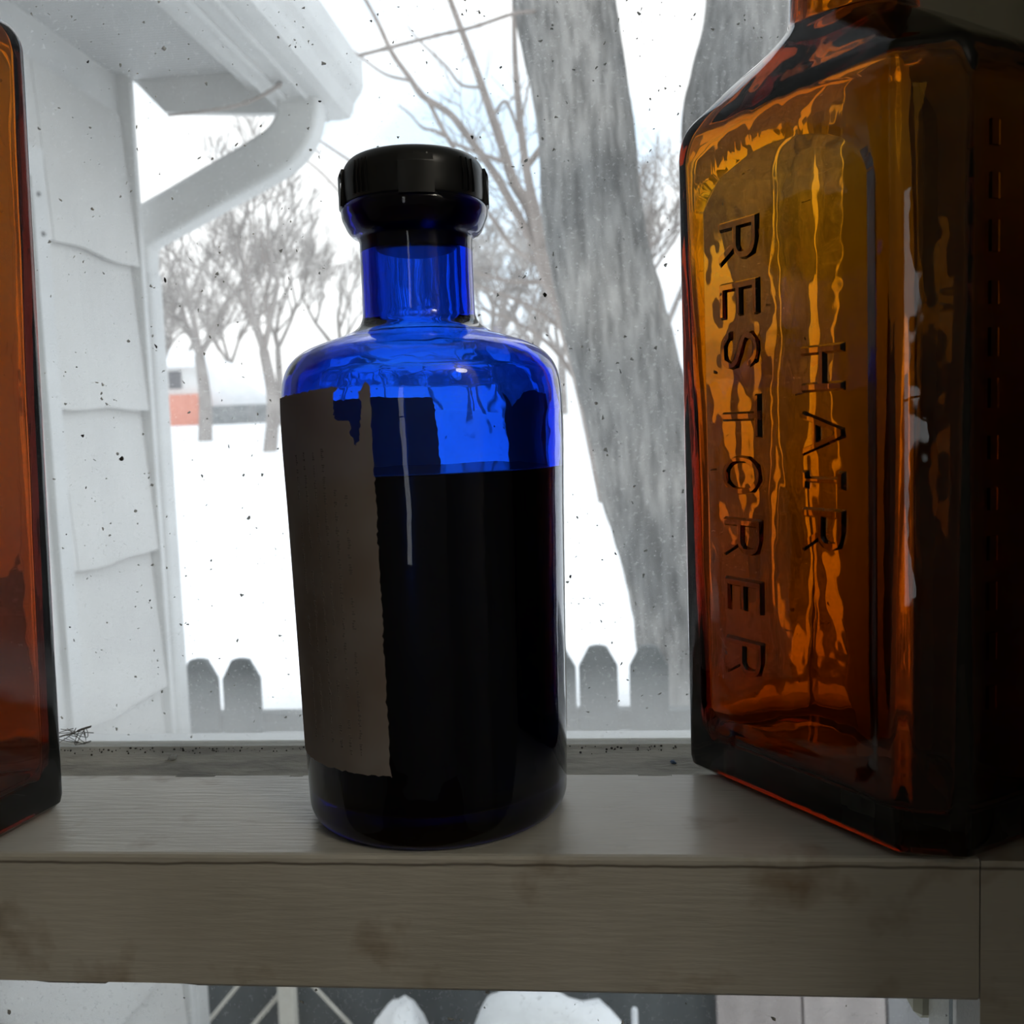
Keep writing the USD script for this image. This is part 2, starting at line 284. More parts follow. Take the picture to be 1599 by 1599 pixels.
front = torn([(-19, .0145), (-19, .0825), (-20.5, .0832), (-22.5, .0818), (-25, .0816), (-30, .0822), (-35, .0826), (-60, .0818), (-100, .0812), (-150, .082), (-184, .082), (-187, .072), (-186, .060), (-187, .0145), (-100, .014)], .22, 3)
hole = torn([(-23, .0815), (-22.5, .0785), (-23.5, .074), (-25.5, .0725), (-27.5, .0745), (-27.8, .0768), (-34, .0768), (-35, .079), (-34, .0815), (-30, .0835), (-25, .0832)], .3, 8, .5)
front = front.difference(hole)
front = max(getattr(front, 'geoms', [front]), key=lambda g: g.area)
lab = obj('label', wrap(front, .00008, .00005), M_PAPER, bb, smooth=40, label='browned paper label, torn at its top edge')
back = torn([(86, .015), (87, .0812), (105, .0818), (120, .0825), (126, .081), (131, .0790), (134, .082), (135.5, .0825), (135, .0795), (134.5, .070), (135, .0145)], .25, 5)
obj('label', wrap(back, .00008, .00005), M_PAPER, bb, smooth=40, label='remnant of brown paper label on the back of the bottle')
# worn print: columns of small illegible marks running up the label
r = np.random.default_rng(11); marks = []
for phi in (-31, -36, -41, -46, -52, -58):
    z = .0175+r.uniform(0, .002)
    while z < (.071 if phi < -36 else .066):
        for g_ in range(r.integers(2, 7)):                           # a word of a few blurred glyphs
            w, a_, b_ = r.uniform(.00028, .00055), phi-.75*r.uniform(.4, 1.2), phi+.75*r.uniform(-.1, 1.3)
            marks.append(wrap(sbox(a_, z, b_, z+w*.7), .00002, .000145)); z += w
        z += r.uniform(.0004, .0009) if r.random() < .9 else .004
obj('faded_print', cat_(marks), plain('faded_ink', (.22, .19, .17), .9, .1), lab)
M_CAP = mottled('black_plastic', (.010, .011, .012), (.016, .017, .018), 200, .34)
cap = obj('cap', lathe(curve([(0, .1085), (.0070, .1085), (.00795, .1092), (.0081, .1165), (.0084, .1176), (.0125, .1177), (.0130, .1172), (.0134, .1176), (.0135, .1195), (.0135, .1222), (.01335, .1234), (.0128, .1246), (.0118, .1256), (.0105, .1261), (.006, .1264), (0, .1265)], 3), 128), M_CAP, bb, smooth=40)
a0 = math.atan2(-AX[1], -AX[0])
def rib(phi, wdeg, rr, z0, z1):
    m = extrude(sbox(-wdeg, z0, wdeg, z1).buffer(.0), .0014); v, f = trimesh.remesh.subdivide_to_size(m.vertices*np.array([math.pi/180, 1, 1]), m.faces, .012, max_iter=6)
    a = a0+math.radians(phi)+v[:, 0]; rad = rr-.0012+v[:, 2]; top = np.clip((v[:, 1]-(z1-.0012))/.0012, 0, 1); rad = rad-.0005*top*(v[:, 2] > .0007)
    t = trimesh.Trimesh(np.c_[rad*np.cos(a), rad*np.sin(a), v[:, 1]], f); t.merge_vertices(); t.fix_normals(); return t
for k in range(4):
    obj('grip_band', rib(-88+90*k, 13, .0141, .1168, .1236), M_CAP, cap, smooth=30)
for c in (-43, 2, 47, 137, 182, 227):
    for d in ((-9, -4.5, 0, 4.5) if c == -43 else (-1.5, 9) if c == 2 else (-6, 0, 6)):
        obj('grip_rib', rib(c+d, .55, .01375, .1180, .1240), M_CAP, cap)

# ------------------------------------------------------------------ amber bottles
def section(poly, n):
    """Outline of a star-shaped polygon at n equal angles."""
    th = np.arange(n)*2*math.pi/n; ring = poly.exterior; pts = np.array(ring.coords); ang = np.unwrap(np.arctan2(pts[:, 1], pts[:, 0]))
    if ang[-1] < ang[0]: pts, ang = pts[::-1], ang[::-1]
    d = np.linalg.norm(np.diff(pts, axis=0), axis=1)
    fine = np.array([ring.interpolate(t, normalized=True).coords[0] for t in np.linspace(0, 1, 6000)]); fa = np.arctan2(fine[:, 1], fine[:, 0]) % (2*math.pi); o = np.argsort(fa)
    rr = np.interp(th, fa[o], np.hypot(*fine[o].T), period=2*math.pi); return th, rr
def loft(sections, n):
    """sections: (z, radii at n angles), bottom to top; closed at both ends."""
    th = np.arange(n)*2*math.pi/n; v = [[0, 0, sections[0][0]]]
    for z, rr in sections: v += list(np.c_[rr*np.cos(th), rr*np.sin(th), np.full(n, z)])
    v.append([0, 0, sections[-1][0]]); k = len(sections); f = [[0, 1+(j+1) % n, 1+j] for j in range(n)]
    i, j = np.meshgrid(np.arange(k-1), np.arange(n), indexing='ij'); j2 = (j+1) % n; a = 1+i*n
    f += list(np.stack([a+j, a+j2, a+n+j2], -1).reshape(-1, 3)); f += list(np.stack([a+j, a+n+j2, a+n+j], -1).reshape(-1, 3))
    o = 1+(k-1)*n; f += [[len(v)-1, o+j, o+(j+1) % n] for j in range(n)]
    return trimesh.Trimesh(np.array(v), np.array(f), process=False)
def panel_bottle(a, b, c, hb, hs, rn, ht, t, n=288, seed=0, t2=None):
    """Rectangular bottle of half sides a, b with chamfered corners: (outer solid, cavity) as Manifolds."""
    def plan(off):
        p = Polygon([(-a+c, -b), (a-c, -b), (a, -b+c), (a, b-c), (a-c, b), (-a+c, b), (-a, b-c), (-a, -b+c)])
        p = p.buffer(-.0022, quad_segs=1).buffer(.0022, quad_segs=12)
        return section(p.buffer(off, quad_segs=12) if off else p, n)[1]
    s0 = plan(0); circ = lambda r_: np.full(n, r_)
    tt = np.linspace(0, 1, 22)[1:]; f = PchipInterpolator([0, .12, .27, .48, .79, .93, 1], [1, .985, .93, .70, .30, .09, 0])
    S = [(0.0014, plan(-.006)*.5), (.0012, plan(-.0055)), (0, plan(-.0035)), (0, plan(-.0026)), (.0004, plan(-.0014)), (.0013, plan(-.0004)), (.0030, s0)]
    S += [(z, s0) for z in np.linspace(.006, hb, 24)]
    S += [(hb+(hs-hb)*x, rn+(s0-rn)*f(x)) for x in tt]
    S += [(hs+.0012, circ(rn*.985)), (hs+.004, circ(rn*.97)), (ht-.012, circ(rn*.96)), (ht-.0115, circ(rn*1.0)), (ht-.0105, circ(rn*1.28)), (ht-.0095, circ(rn*1.36)), (ht-.002, circ(rn*1.36)), (ht-.0006, circ(rn*1.31)), (ht, circ(rn*1.2))]
    i0 = plan(-t); ri = rn-.0040
    I = [(.0062, i0*.55), (.0060, plan(-t-.004)), (.0066, plan(-t-.0015)), (.0085, plan(-t-.0004)), (.0115, i0)]
    it = plan(-(t2 or t))
    I += [(z, i0+(it-i0)*np.clip((z-.014)/(hb-.016), 0, 1)) for z in np.linspace(.014, hb-.001, 20)]
    I += [(hb-.001+(hs-hb-.002)*x, ri+(it-ri)*f(x)) for x in tt] + [(hs+.004, circ(ri)), (ht+.002, circ(ri))]
    I = [(z, rr*(1+.030*(meshkit.fbm(np.stack([np.cos(np.arange(n)*2*math.pi/n)*2.2, np.sin(np.arange(n)*2*math.pi/n)*2.2, np.full(n, z*45)], -1)+seed+9, 3)-.5))) for z, rr in I]
    return man(loft(S, n)), man(loft(I, n))
def placed(t, C, u, v):
    """Local (x along u, y along v, z) to the world's axes, without the base's position."""
    p = t.vertices.copy(); t.vertices = np.c_[p[:, 0]*u[0]+p[:, 1]*v[0], p[:, 0]*u[1]+p[:, 1]*v[1], p[:, 2]]
    if u[0]*v[1]-u[1]*v[0] < 0: t.faces = t.faces[:, ::-1]
    return t
U = np.array([-.562, .827]); U /= np.linalg.norm(U); V = np.array([U[1], -U[0]])       # the wide face looks along -V
CB = np.array([.0494, .1986])+.0015*U; A_, B_ = .0350, .0205
out_, in_ = panel_bottle(A_, B_, .0080, .1275, .1475, .0120, .205, .0056, t2=.0023)
def on_face(t, u0, z0, depth):
    """Stands a flat solid (x right, y up, z out) on the wide face: x to image-right is -u, base sunk so that its top is proud by depth."""
    p = t.vertices.copy(); top = p[:, 2].max()
    t.vertices = np.c_[u0-p[:, 0], -(B_+depth-top+p[:, 2]), z0+p[:, 1]]
    t.faces = t.faces[:, ::-1] if False else t.faces
    return t
# recessed panel with an arched head on the wide face, and a plain one on the narrow faces
pan = Polygon([(-.0208, .013), (.0205, .013), (.0205, .1145)]+[(.0205*math.cos(x), .1145+.010*math.sin(x)) for x in np.linspace(0.15, math.pi-.15, 16)]+[(-.0208, .1145)]).buffer(-.003).buffer(.003)
REC = .0006
for s in (-1,):
    cut = m3.Manifold.hull_points(np.vstack([np.c_[np.array(q.exterior.coords), np.full(len(q.exterior.coords), zz)] for q, zz in ((pan, -REC), (pan.buffer(.0032), .0004))]).astype(np.float32))
    cut = tri(cut); p = cut.vertices.copy(); cut.vertices = np.c_[p[:, 0], s*(B_+p[:, 2]), p[:, 1]]
    cm = trimesh.Trimesh(cut.vertices, cut.faces); cm.fix_normals(); out_ = out_ - man(cm)
letters = []
def letter(ch, u_base, z_c, cap, wz):
    # outline, then walls with a broad bevel as a mould leaves them
    rings = man(meshkit.text_mesh(ch, 1.0, 1.0)).slice(.5).to_polygons(); P = Polygon()
    for q in rings: P = P.symmetric_difference(Polygon(q).buffer(0))
    b = P.bounds; P = affinity.translate(P, -(b[0]+b[2])/2, -b[1]); P = affinity.scale(P, wz/(b[2]-b[0]), cap/(b[3]-b[1]), origin=(0, 0)).buffer(.00022, join_style=2).simplify(.00003)
    parts_ = []
    for g_ in getattr(P, 'geoms', [P]):
        Q = g_.buffer(-.00042, join_style=2)
        D = g_.difference(Q); qb = Q.boundary
        for q in getattr(D, 'geoms', [D]):
            v1, f1 = trimesh.creation.triangulate_polygon(q, engine='earcut')
            parts_.append(trimesh.Trimesh(np.c_[v1, [.0009 if qb.distance(Point(p)) < 1e-7 else 0. for p in v1]], f1))
        for q in getattr(Q, 'geoms', [Q]):
            v2, f2 = trimesh.creation.triangulate_polygon(q, engine='earcut'); parts_.append(trimesh.Trimesh(np.c_[v2, np.full(len(v2), .0009)], f2))
        v3, f3 = trimesh.creation.triangulate_polygon(g_, engine='earcut'); parts_.append(trimesh.Trimesh(np.c_[v3, np.full(len(v3), -.0006)], f3))
        for ring in (g_.exterior, *g_.interiors):
            c = np.array(ring.coords)[:-1]; n = len(c); a = np.arange(n); b_ = (a+1) % n
            parts_.append(trimesh.Trimesh(np.vstack([np.c_[c, np.full(n, -.0006)], np.c_[c, np.zeros(n)]]), np.vstack([np.c_[a, b_, b_+n], np.c_[a, b_+n, a+n]])))
    t = cat_(parts_); t.vertices = np.round(t.vertices, 9); t.merge_vertices(); t.fix_normals()
    if not t.is_watertight: print('letter not closed', ch)
    t.vertices[:, 2] += .0006
    v = t.vertices
    # reads downwards: text x -> -z, text y -> -u
    t = trimesh.Trimesh(np.c_[u_base-v[:, 1], -(B_-REC-.0006+v[:, 2]), z_c-v[:, 0]], t.faces, process=False)
    if t.volume < 0: t.invert()
    return man(t)
for ch, py, w in (('R', 378, .0080), ('E', 464, .0066), ('S', 540, .0072), ('T', 640, .0080), ('O', 730, .0074), ('R', 826, .0074), ('E', 916, .0064), ('R', 1014, .0074)):
    letters.append((ch, .0150, .1085-(py-378)*.0001275, .0105, w))
for ch, py, w in (('H', 577, .0078), ('A', 676, .0076), ('I', 748, .0030), ('R', 826, .0076)):
    letters.append((ch, -.0063, .0830-(py-577)*.0001150, .0096, w))
for a in letters: out_ = out_ + letter(*a)
# narrow faces carry a raised line of moulded marks near their edge, too foreshortened to read
rr = np.random.default_rng(2)
for k in range(12):
    z = .116-k*.0082; q = extrude(sbox(-.0010, 0, .0010, rr.uniform(.0035, .0052)), .0012); p = q.vertices.copy()
    q.vertices = np.c_[-(A_-.0006+p[:, 2]), -.0078+p[:, 0], z+p[:, 1]]; q.fix_normals(); out_ = out_ + man(q)
ab = thing('amber_bottle', 'large amber rectangular bottle embossed HAIR RESTORER standing on the rail', 'bottle', loc=(CB[0], CB[1], RAIL))
obj('glass_body', placed(tri(out_-in_), CB, U, V), M_AMBER, ab, smooth=28)

ul = np.array([-.985, .17]); ul /= np.linalg.norm(ul); vl = np.array([ul[1], -ul[0]])
o2, i2 = panel_bottle(.030, .0185, .0080, .150, .166, .0120, .225, .0052, seed=4, t2=.0028)
pan2 = sbox(-.0215, .014, .0215, .142).buffer(-.003).buffer(.003)
al = thing('amber_bottle', 'plain amber bottle cut off by the picture\'s left edge, on the rail', 'bottle', loc=(-.1442, .1830, RAIL))
lt = tri(o2-i2); lt.vertices[:, :2] *= (1+.75*np.clip(lt.vertices[:, 2:3], 0, .15))
obj('glass_body', placed(lt, None, ul, vl), M_AMBER, al, smooth=28)

# ------------------------------------------------------------------ small litter on the sash
def flake(name, px, py, size, m, label, cat, seed, z=RAIL-.012):
    d = ray(px, py); p = CAM+d*((z-CAM[2])/d[2]); r = np.random.default_rng(seed)
    t = trimesh.creation.icosphere(1, 1.0); t.vertices *= (1+r.normal(0, .18, (len(t.vertices), 1))); t.vertices *= np.array(size)/2
    t.apply_transform(trimesh.transformations.rotation_matrix(r.uniform(0, 3), (0, 0, 1))); t.apply_translation(p+np.array([0, 0, size[2]/2-.0001]))
    obj(name, t, m, label=label, cat=cat)
M_SPECK = mat('white_speck', {'d': ('diffuse_bsdf', {'color': (.8, .8, .78)}), 't': ('translucent_bsdf', {'color': (.75, .75, .74)}), 'm': ('mix_closure', {'fac': .45})}, [('d.BSDF', 'm.closure1'), ('t.BSDF', 'm.closure2')], surface='m.closure')
flake('paint_flake', 270, 1186, (.0024, .0016, .0014), M_SPECK, 'small white paint flake lying on the ledge between left and blue bottles', 'paint flake', 1)
flake('blue_crumb', 1051, 1192, (.0017, .0010, .0009), plain('crumb_blue', (.12, .20, .35), .6), 'tiny blue crumb on the ledge left of the large amber bottle', 'crumb', 2)
tr = random.Random(3); th = []
c0 = at_y(112, 1152, YG-.004)
for k in range(7):
    p = [c0+np.array([tr.uniform(-.005, .006), tr.uniform(-.002, .002), tr.uniform(-.002, .003)]) for _ in range(5)]
    th.append(tube(spline(p, 5), .00012, 4))
obj('cobweb', cat_(th), plain('cobweb_grey', (.25, .25, .24), .9), label='tangle of grey cobweb in the lower left of the pane', cat='cobweb')
# specks of dirt and paint spatter stuck to the panes
def specks(seed, n, z0, z1, x0, x1, y, smin, smax):
    r = np.random.default_rng(seed); out = []
    for k in range(n):
        s = smin*(smax/smin)**(r.random()**2.2); q = r.integers(5, 8); an = np.sort(r.random(q))*2*math.pi; el = r.uniform(.3, 1); ro = r.uniform(0, 3)
        P = np.c_[np.cos(an)*s, np.sin(an)*s*el]; P = P@np.array([[math.cos(ro), -math.sin(ro)], [math.sin(ro), math.cos(ro)]]); c = (r.uniform(x0, x1), r.uniform(z0, z1))
        hull = trimesh.convex.convex_hull(np.vstack([np.c_[P[:, 0]+c[0], np.full(q, y), P[:, 1]+c[1]], [[c[0], y-s*.5, c[1]]]])) if q >= 4 else None
        out.append(hull)
    return cat_(out)
M_DIRT = plain('dark_speck', (.06, .06, .06), .8)
obj('spatter', specks(1, 3000, RAIL-.010, 1.62, -.19, .062, YG-.0001, .00012, .00072), M_SPECK, w1, kind='stuff')
obj('dirt_specks', specks(2, 130, RAIL-.010, 1.62, -.19, .062, YG-.0001, .00018, .0008), M_DIRT, w1, kind='stuff')
obj('spatter', specks(3, 160, 1.30, 1.3695, -.13, .062, YL-.0001, .0002, .0010), M_SPECK, w2, kind='stuff')

# ------------------------------------------------------------------ outdoors: ground
def gz(x, y): return .08+.046*np.clip(y-3, 0, 42)+.01*np.clip(y-45, 0, 60)+.0*x
gx = np.r_[np.linspace(-120, -8, 30), np.linspace(-7, 5, 61), np.linspace(6, 120, 30)]; gy = np.r_[np.linspace(.34, 8, 60), np.linspace(8.5, 60, 60), np.linspace(65, 200, 20)]
X, Y = np.meshgrid(gx, gy); Z = gz(X, Y)+.10*(meshkit.fbm(np.stack([X*.5, Y*.5, X*0], -1)+40, 4)-.5)*np.clip((Y-.3)/3, .2, 1)
nx = len(gx); i, j = np.meshgrid(np.arange(len(gy)-1), np.arange(nx-1), indexing='ij'); a = i*nx+j
fs = np.vstack([np.stack([a, a+1, a+nx+1], -1).reshape(-1, 3), np.stack([a, a+nx+1, a+nx], -1).reshape(-1, 3)])
M_SNOW = mottled('snow', (.84, .86, .88), (.92, .92, .93), 3, .7, .3, 20, dist=.02)
obj('ground', trimesh.Trimesh(np.c_[X.ravel(), Y.ravel(), Z.ravel()], fs, process=False), M_SNOW, kind='structure', label='snow-covered yard rising gently away from the house', smooth=True)

# ------------------------------------------------------------------ outdoors: the white wing of the house with its eave
XW, YE = -.888, 1.86
M_SIDE = mottled('white_siding', (.53, .52, .505), (.59, .58, .56), 5, .7, .15, 60, dist=.001)
M_TRIMW = mottled('white_trim', (.56, .56, .555), (.62, .62, .61), 8, .6)
hw = thing('house_wing', 'white shingle-sided wing of the house on the left outside', 'house')
obj('wall', box(-3.6, XW-.010, .342, YE-.004, -.3, 2.2), M_TRIMW, hw)
rs = np.random.default_rng(7); course = .2705
CW0, CW1, CZ0, CZ1 = .95, 1.535, .75, 1.935                          # the wing's window
for k in range(-6, 2):
    z0 = 1.529+course*k; z1 = min(z0+course+.012, 2.16); shift = (.0 if k % 2 else .305)+(.02 if k == 1 else 0)
    y = 1.559+(0 if k % 2 else .3)-.61*3
    while y < YE+.004:
        y0, y1 = max(y, .345), min(y+.608, YE-.0055); y += .61
        if y1-y0 < .02: continue
        ys = np.linspace(y0, y1, 14); wav = .0022*np.sin(ys*2*math.pi/.205+k)+.0016*np.sin(ys*2*math.pi/.33+2.1*k)
        if y1 >= YE: wav = wav+np.clip((ys-(YE-.05))/.05, 0, 1)*-.006
        pts = list(zip(ys, z0+wav))+[(y1, z1), (y0, z1)]
        pg = Polygon(pts).difference(sbox(CW0, CZ0, CW1, CZ1))
        for g in getattr(pg, 'geoms', [pg]):
            if g.is_empty or g.area < 4e-4: continue
            m = extrude(g, .006); v = m.vertices.copy()
            lean = np.clip((z1-v[:, 1])/(z1-z0), 0, 1)*.017
            m.vertices = np.c_[XW-.010+v[:, 2]+lean, v[:, 0], v[:, 1]]; m.fix_normals()
            obj('shingle', m, M_SIDE, hw)
obj('corner_strip', box(XW-.012, XW+.0165, YE-.004, YE+.012, -.2, 2.16, .001), M_TRIMW, hw)
cas = Polygon([(CW0, CZ0), (CW1, CZ0), (CW1, CZ1), (CW0, CZ1)]).difference(sbox(CW0+.06, CZ0+.06, CW1-.038, CZ1-.05))
m = extrude(cas, .026); v = m.vertices.copy(); m.vertices = np.c_[XW-.008+v[:, 2], v[:, 0], v[:, 1]]; m.fix_normals(); wc = obj('window_casing', m, M_TRIMW, hw)
sa = sbox(CW0+.06, CZ0+.06, CW1-.038, CZ1-.05).difference(sbox(CW0+.09, 1.29, CW1-.062, CZ1-.08)).difference(sbox(CW0+.09, CZ0+.09, CW1-.062, 1.262))
m = extrude(sa, .014); v = m.vertices.copy(); m.vertices = np.c_[XW-.008+v[:, 2], v[:, 0], v[:, 1]]; m.fix_normals(); obj('sash', m, M_TRIMW, wc)
obj('blind', box(XW-.009, XW-.003, CW0+.09, CW1-.062, 1.28, CZ1-.08), plain('pale_blind', (.58, .62, .63), .6), wc)
obj('pane', box(XW-.009, XW-.004, CW0+.09, CW1-.062, CZ0+.09, 1.27), plain('dark_window', (.05, .06, .065), .08), wc, label='dark lower pane')
for yy, zz in ((1.512, 1.86), (1.517, 1.80)):
    obj('screw', trimesh.creation.icosphere(1, .004).apply_translation((XW+.019, yy, zz)), plain('grey_screw', (.2, .2, .2), .5), wc)
# eave
ZS = 2.156
M_SOFF = mat('ribbed_soffit', {'g': POS, 'w': ('wave_texture', {'bands_direction': 'y', 'scale': 30., 'detail': 0.}), 'b': ('bump', {'strength': .6, 'distance': .004}), 'p': ('principled_bsdf', {'base_color': (.48, .485, .485), 'roughness': .6})},
             [('g.position', 'w.vector'), ('w.fac', 'b.height'), ('b.normal', 'p.normal')])
for y0, y1 in ((.36, .72), (.724, 1.08), (1.084, 1.44), (1.444, 1.885)):
    obj('soffit_panel', box(XW-.03, -.655, y0, y1, ZS, ZS+.012), M_SOFF, hw)
obj('fascia', box(-.655, -.630, .36, 1.905, 2.125, 2.30, .002), M_TRIMW, hw)
obj('fascia_cladding', prism_y([(-.629, 2.135), (-.590, 2.128), (-.590, 2.29), (-.629, 2.29)], .36, 1.905), M_TRIMW, hw)
obj('end_board', prism_y([(-.905, 2.175), (-.872, 2.150), (-.820, 2.094), (-.64, 2.080), (-.595, 2.079), (-.595, 2.30), (-.905, 2.30)], 1.888, 1.906), M_TRIMW, hw)
obj('roof', prism_y([(-.52, 2.235), (-.52, 2.27), (-3.6, 3.60), (-3.6, 3.56)], .342, 1.93), plain('roof_grey', (.3, .3, .3), .8), hw)
obj('gable', prism_y([(-.66, 2.301), (-3.5, 2.301), (-3.5, 3.5)], 1.80, 1.85), M_TRIMW, hw)
g = thing('rain_gutter', 'white gutter with downspout elbow hanging from the eave outside', 'gutter')
kp = [(-.588, 2.215), (-.588, 2.074), (-.490, 2.071), (-.472, 2.074), (-.464, 2.088), (-.462, 2.100), (-.455, 2.110), (-.448, 2.118), (-.4425, 2.132), (-.4425, 2.175), (-.447, 2.180)]
ki = [(-.449, 2.176), (-.4455, 2.173), (-.4455, 2.133), (-.451, 2.120), (-.458, 2.112), (-.465, 2.101), (-.467, 2.089), (-.474, 2.077), (-.490, 2.074), (-.585, 2.077), (-.585, 2.215)]
obj('trough', prism_y(kp+ki, .36, 1.930), M_TRIMW, g)
obj('end_cap', prism_y(kp[:-1]+[(-.4425, 2.18), (-.588, 2.20)], 1.9305, 1.934), M_TRIMW, g)
for x0, w in ((-.560, .012), (-.520, .010)):
    obj('trough_bead', box(x0, x0+w, .36, 1.928, 2.0665, 2.0745, .002), M_TRIMW, g)
dsp = np.array([(-.535, 1.82, 2.085), (-.535, 1.822, 2.050), (-.548, 1.828, 2.022), (-.575, 1.838, 1.998), (-.625, 1.856, 1.978), (-.72, 1.888, 1.948), (-.80, 1.915, 1.922), (-.90, 1.945, 1.888), (-.925, 1.95, 1.86), (-.93, 1.95, 1.80)])
ctr = spline(dsp, 6)
def swept(ctr, w, d, n=4):
    """Rectangular downspout with rounded corners along a path in which 'd' stays close to the y axis."""
    t = np.gradient(ctr, axis=0); t /= np.linalg.norm(t, axis=1, keepdims=True); yv = np.array([0, 1., 0]); a = np.cross(t, yv); a /= np.linalg.norm(a, axis=1, keepdims=True); b = np.cross(a, t)
    pr = np.array(sbox(-w/2, -d/2, w/2, d/2).buffer(-.012).buffer(.012, quad_segs=3).exterior.coords)[:-1]; k = len(pr)
    v = (ctr[:, None]+pr[None, :, :1]*a[:, None]+pr[None, :, 1:]*b[:, None]).reshape(-1, 3)
    i, j = np.meshgrid(np.arange(len(ctr)-1), np.arange(k), indexing='ij'); j2 = (j+1) % k; q = np.stack([i*k+j, i*k+j2, (i+1)*k+j2, (i+1)*k+j], -1).reshape(-1, 4)
    m = trimesh.Trimesh(v, np.vstack([q[:, [0, 1, 2]], q[:, [0, 2, 3]]]), process=False); m.fix_normals(); return m
obj('downspout_elbow', swept(ctr, .080, .06), M_TRIMW, g, smooth=40)
obj('downspout', swept(np.linspace([-.93, 1.95, 1.80], [-.93, 1.95, .2], 6), .088, .06), M_TRIMW, g, smooth=40)

# ------------------------------------------------------------------ outdoors: picket fence
M_FENCE = mottled('weathered_fence', (.060, .070, .074), (.10, .112, .116), 12, .85, .5, 60, (1, 1, .15), dist=.003)
fe = thing('picket_fence', 'grey weathered picket fence with dog-eared tops in the snow', 'fence')
rf = np.random.default_rng(9)
def picket(xc, top, w=.083):
    x0, x1 = xc-w/2, xc+w/2; lean = rf.normal(0, .003)
    pts = [(x0, -.05), (x1, -.05), (x1+lean, top-.045), (xc+.019+lean, top-.003), (xc+.006+lean, top), (xc-.006+lean, top), (xc-.019+lean, top-.003), (x0+lean, top-.045)]
    obj('picket', prism_y(pts, 2.10, 2.118), M_FENCE, fe)
xs = [-.9205, -.8245]+[-.5125+.0966*k for k in range(6)]+[.0755+.100*k for k in (0, *range(5, 13))]
for x in xs: picket(x, .981+.016*np.clip((x+.9), 0, 1)+rf.normal(0, .002))
for z in (.255, .805): obj('rail', box(-1.05, 1.4, 2.119, 2.155, z, z+.045, .003), M_FENCE, fe)
obj('kick_board', box(-1.05, 1.4, 2.082, 2.0985, .02, .305, .003), M_FENCE, fe)
for x in (-.64, 1.32): obj('post', box(x-.04, x+.04, 2.156, 2.236, -.1, .93, .006), M_FENCE, fe)
for k, (x, y, w, h, lab_) in enumerate(((-.455, 1.90, .17, .235, 'smaller mound of snow heaped against the fence'), (-.155, 1.86, .42, .31, 'larger mound of snow heaped against the fence'))):
    t = trimesh.creation.icosphere(3, 1.0); d = meshkit.fbm(t.vertices*1.7+k*7+3, 4)-.5; t.vertices *= (1+.5*d[:, None]); t.vertices *= np.array([w/2, .13, h]); t.apply_translation((x, y, .07))
    obj('snow_mound', t, M_SNOW, smooth=True, label=lab_, cat='snow')
for (xa, xb), col, lb in (((1120, 1252), (.37, .33, .32), 'leftmost of the three pinkish planks stood against the fence, under the amber bottle'), ((1256, 1384), (.40, .36, .35), 'middle one of the three pinkish planks stood against the fence'), ((1388, 1460), (.24, .24, .25), 'grey narrow plank right of the pinkish planks against the fence')):
    a, b = at_y(xa, 1575, 2.03), at_y(xb, 1575, 2.03)
    obj('wood_plank', prism_x([(2.012, .05), (2.032, .05), (2.078, .42), (2.058, .42)], a[0], b[0]), mottled('plank_%d' % xa, tuple(.8*c for c in col), col, 25, .85, .3, 90, (1, 1, .2)), label=lb, cat='plank', group='planks against the fence')
M_STICK = mottled('pale_stick', (.60, .57, .50), (.68, .65, .58), 20, .8)
tl = thing('plant_trellis', 'pale wooden trellis of crossed sticks against the fence', 'trellis')
def stick(p0, p1, w, y): 
    a, b = at_y(*p0, y), at_y(*p1, y); d = (b-a)/np.linalg.norm(b-a); a, b = a-d*.16, b+d*.10
    obj('stick', tube(np.array([a, (a+b)/2, b]), w, 6), M_STICK, tl)
stick((322, 1599), (360, 1553), .0045, 2.06); stick((397, 1599), (436, 1553), .0055, 2.06); stick((546, 1599), (502, 1553), .0050, 2.06)
a = at_y(450, 1575, 2.03); obj('upright', box(a[0]-.018, a[0]+.018, 2.015, 2.045, .02, .42, .003), M_STICK, tl)
a = at_y(991, 1590, 1.9); obj('garden_stake', lathe(curve([(0, 0), (.0065, 0), (.0065, .28), (.005, .286), (0, .288)], 1), 12).apply_translation((a[0], 1.9, a[2]-.265)), plain('white_stake', (.75, .77, .8), .5), smooth=40, label='short white stake standing in the snow before the fence', cat='stake')

# ------------------------------------------------------------------ outdoors: trees
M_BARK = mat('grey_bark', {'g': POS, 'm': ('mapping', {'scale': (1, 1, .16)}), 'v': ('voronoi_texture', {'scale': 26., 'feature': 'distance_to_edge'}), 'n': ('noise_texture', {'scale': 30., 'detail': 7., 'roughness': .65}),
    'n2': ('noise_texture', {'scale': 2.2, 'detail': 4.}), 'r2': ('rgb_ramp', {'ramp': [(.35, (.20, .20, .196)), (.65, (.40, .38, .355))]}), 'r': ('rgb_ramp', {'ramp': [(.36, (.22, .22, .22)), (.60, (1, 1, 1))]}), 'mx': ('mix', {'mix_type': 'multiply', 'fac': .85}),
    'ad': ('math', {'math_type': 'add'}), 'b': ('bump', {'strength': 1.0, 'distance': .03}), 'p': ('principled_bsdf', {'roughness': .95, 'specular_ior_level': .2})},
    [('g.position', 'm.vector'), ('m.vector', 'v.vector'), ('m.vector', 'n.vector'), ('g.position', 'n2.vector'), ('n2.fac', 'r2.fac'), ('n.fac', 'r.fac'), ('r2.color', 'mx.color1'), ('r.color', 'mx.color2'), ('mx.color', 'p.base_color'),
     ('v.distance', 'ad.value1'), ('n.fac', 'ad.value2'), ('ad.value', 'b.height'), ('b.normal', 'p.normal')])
M_TWIG = mottled('brown_twig', (.20, .165, .145), (.28, .235, .21), 10, .9)
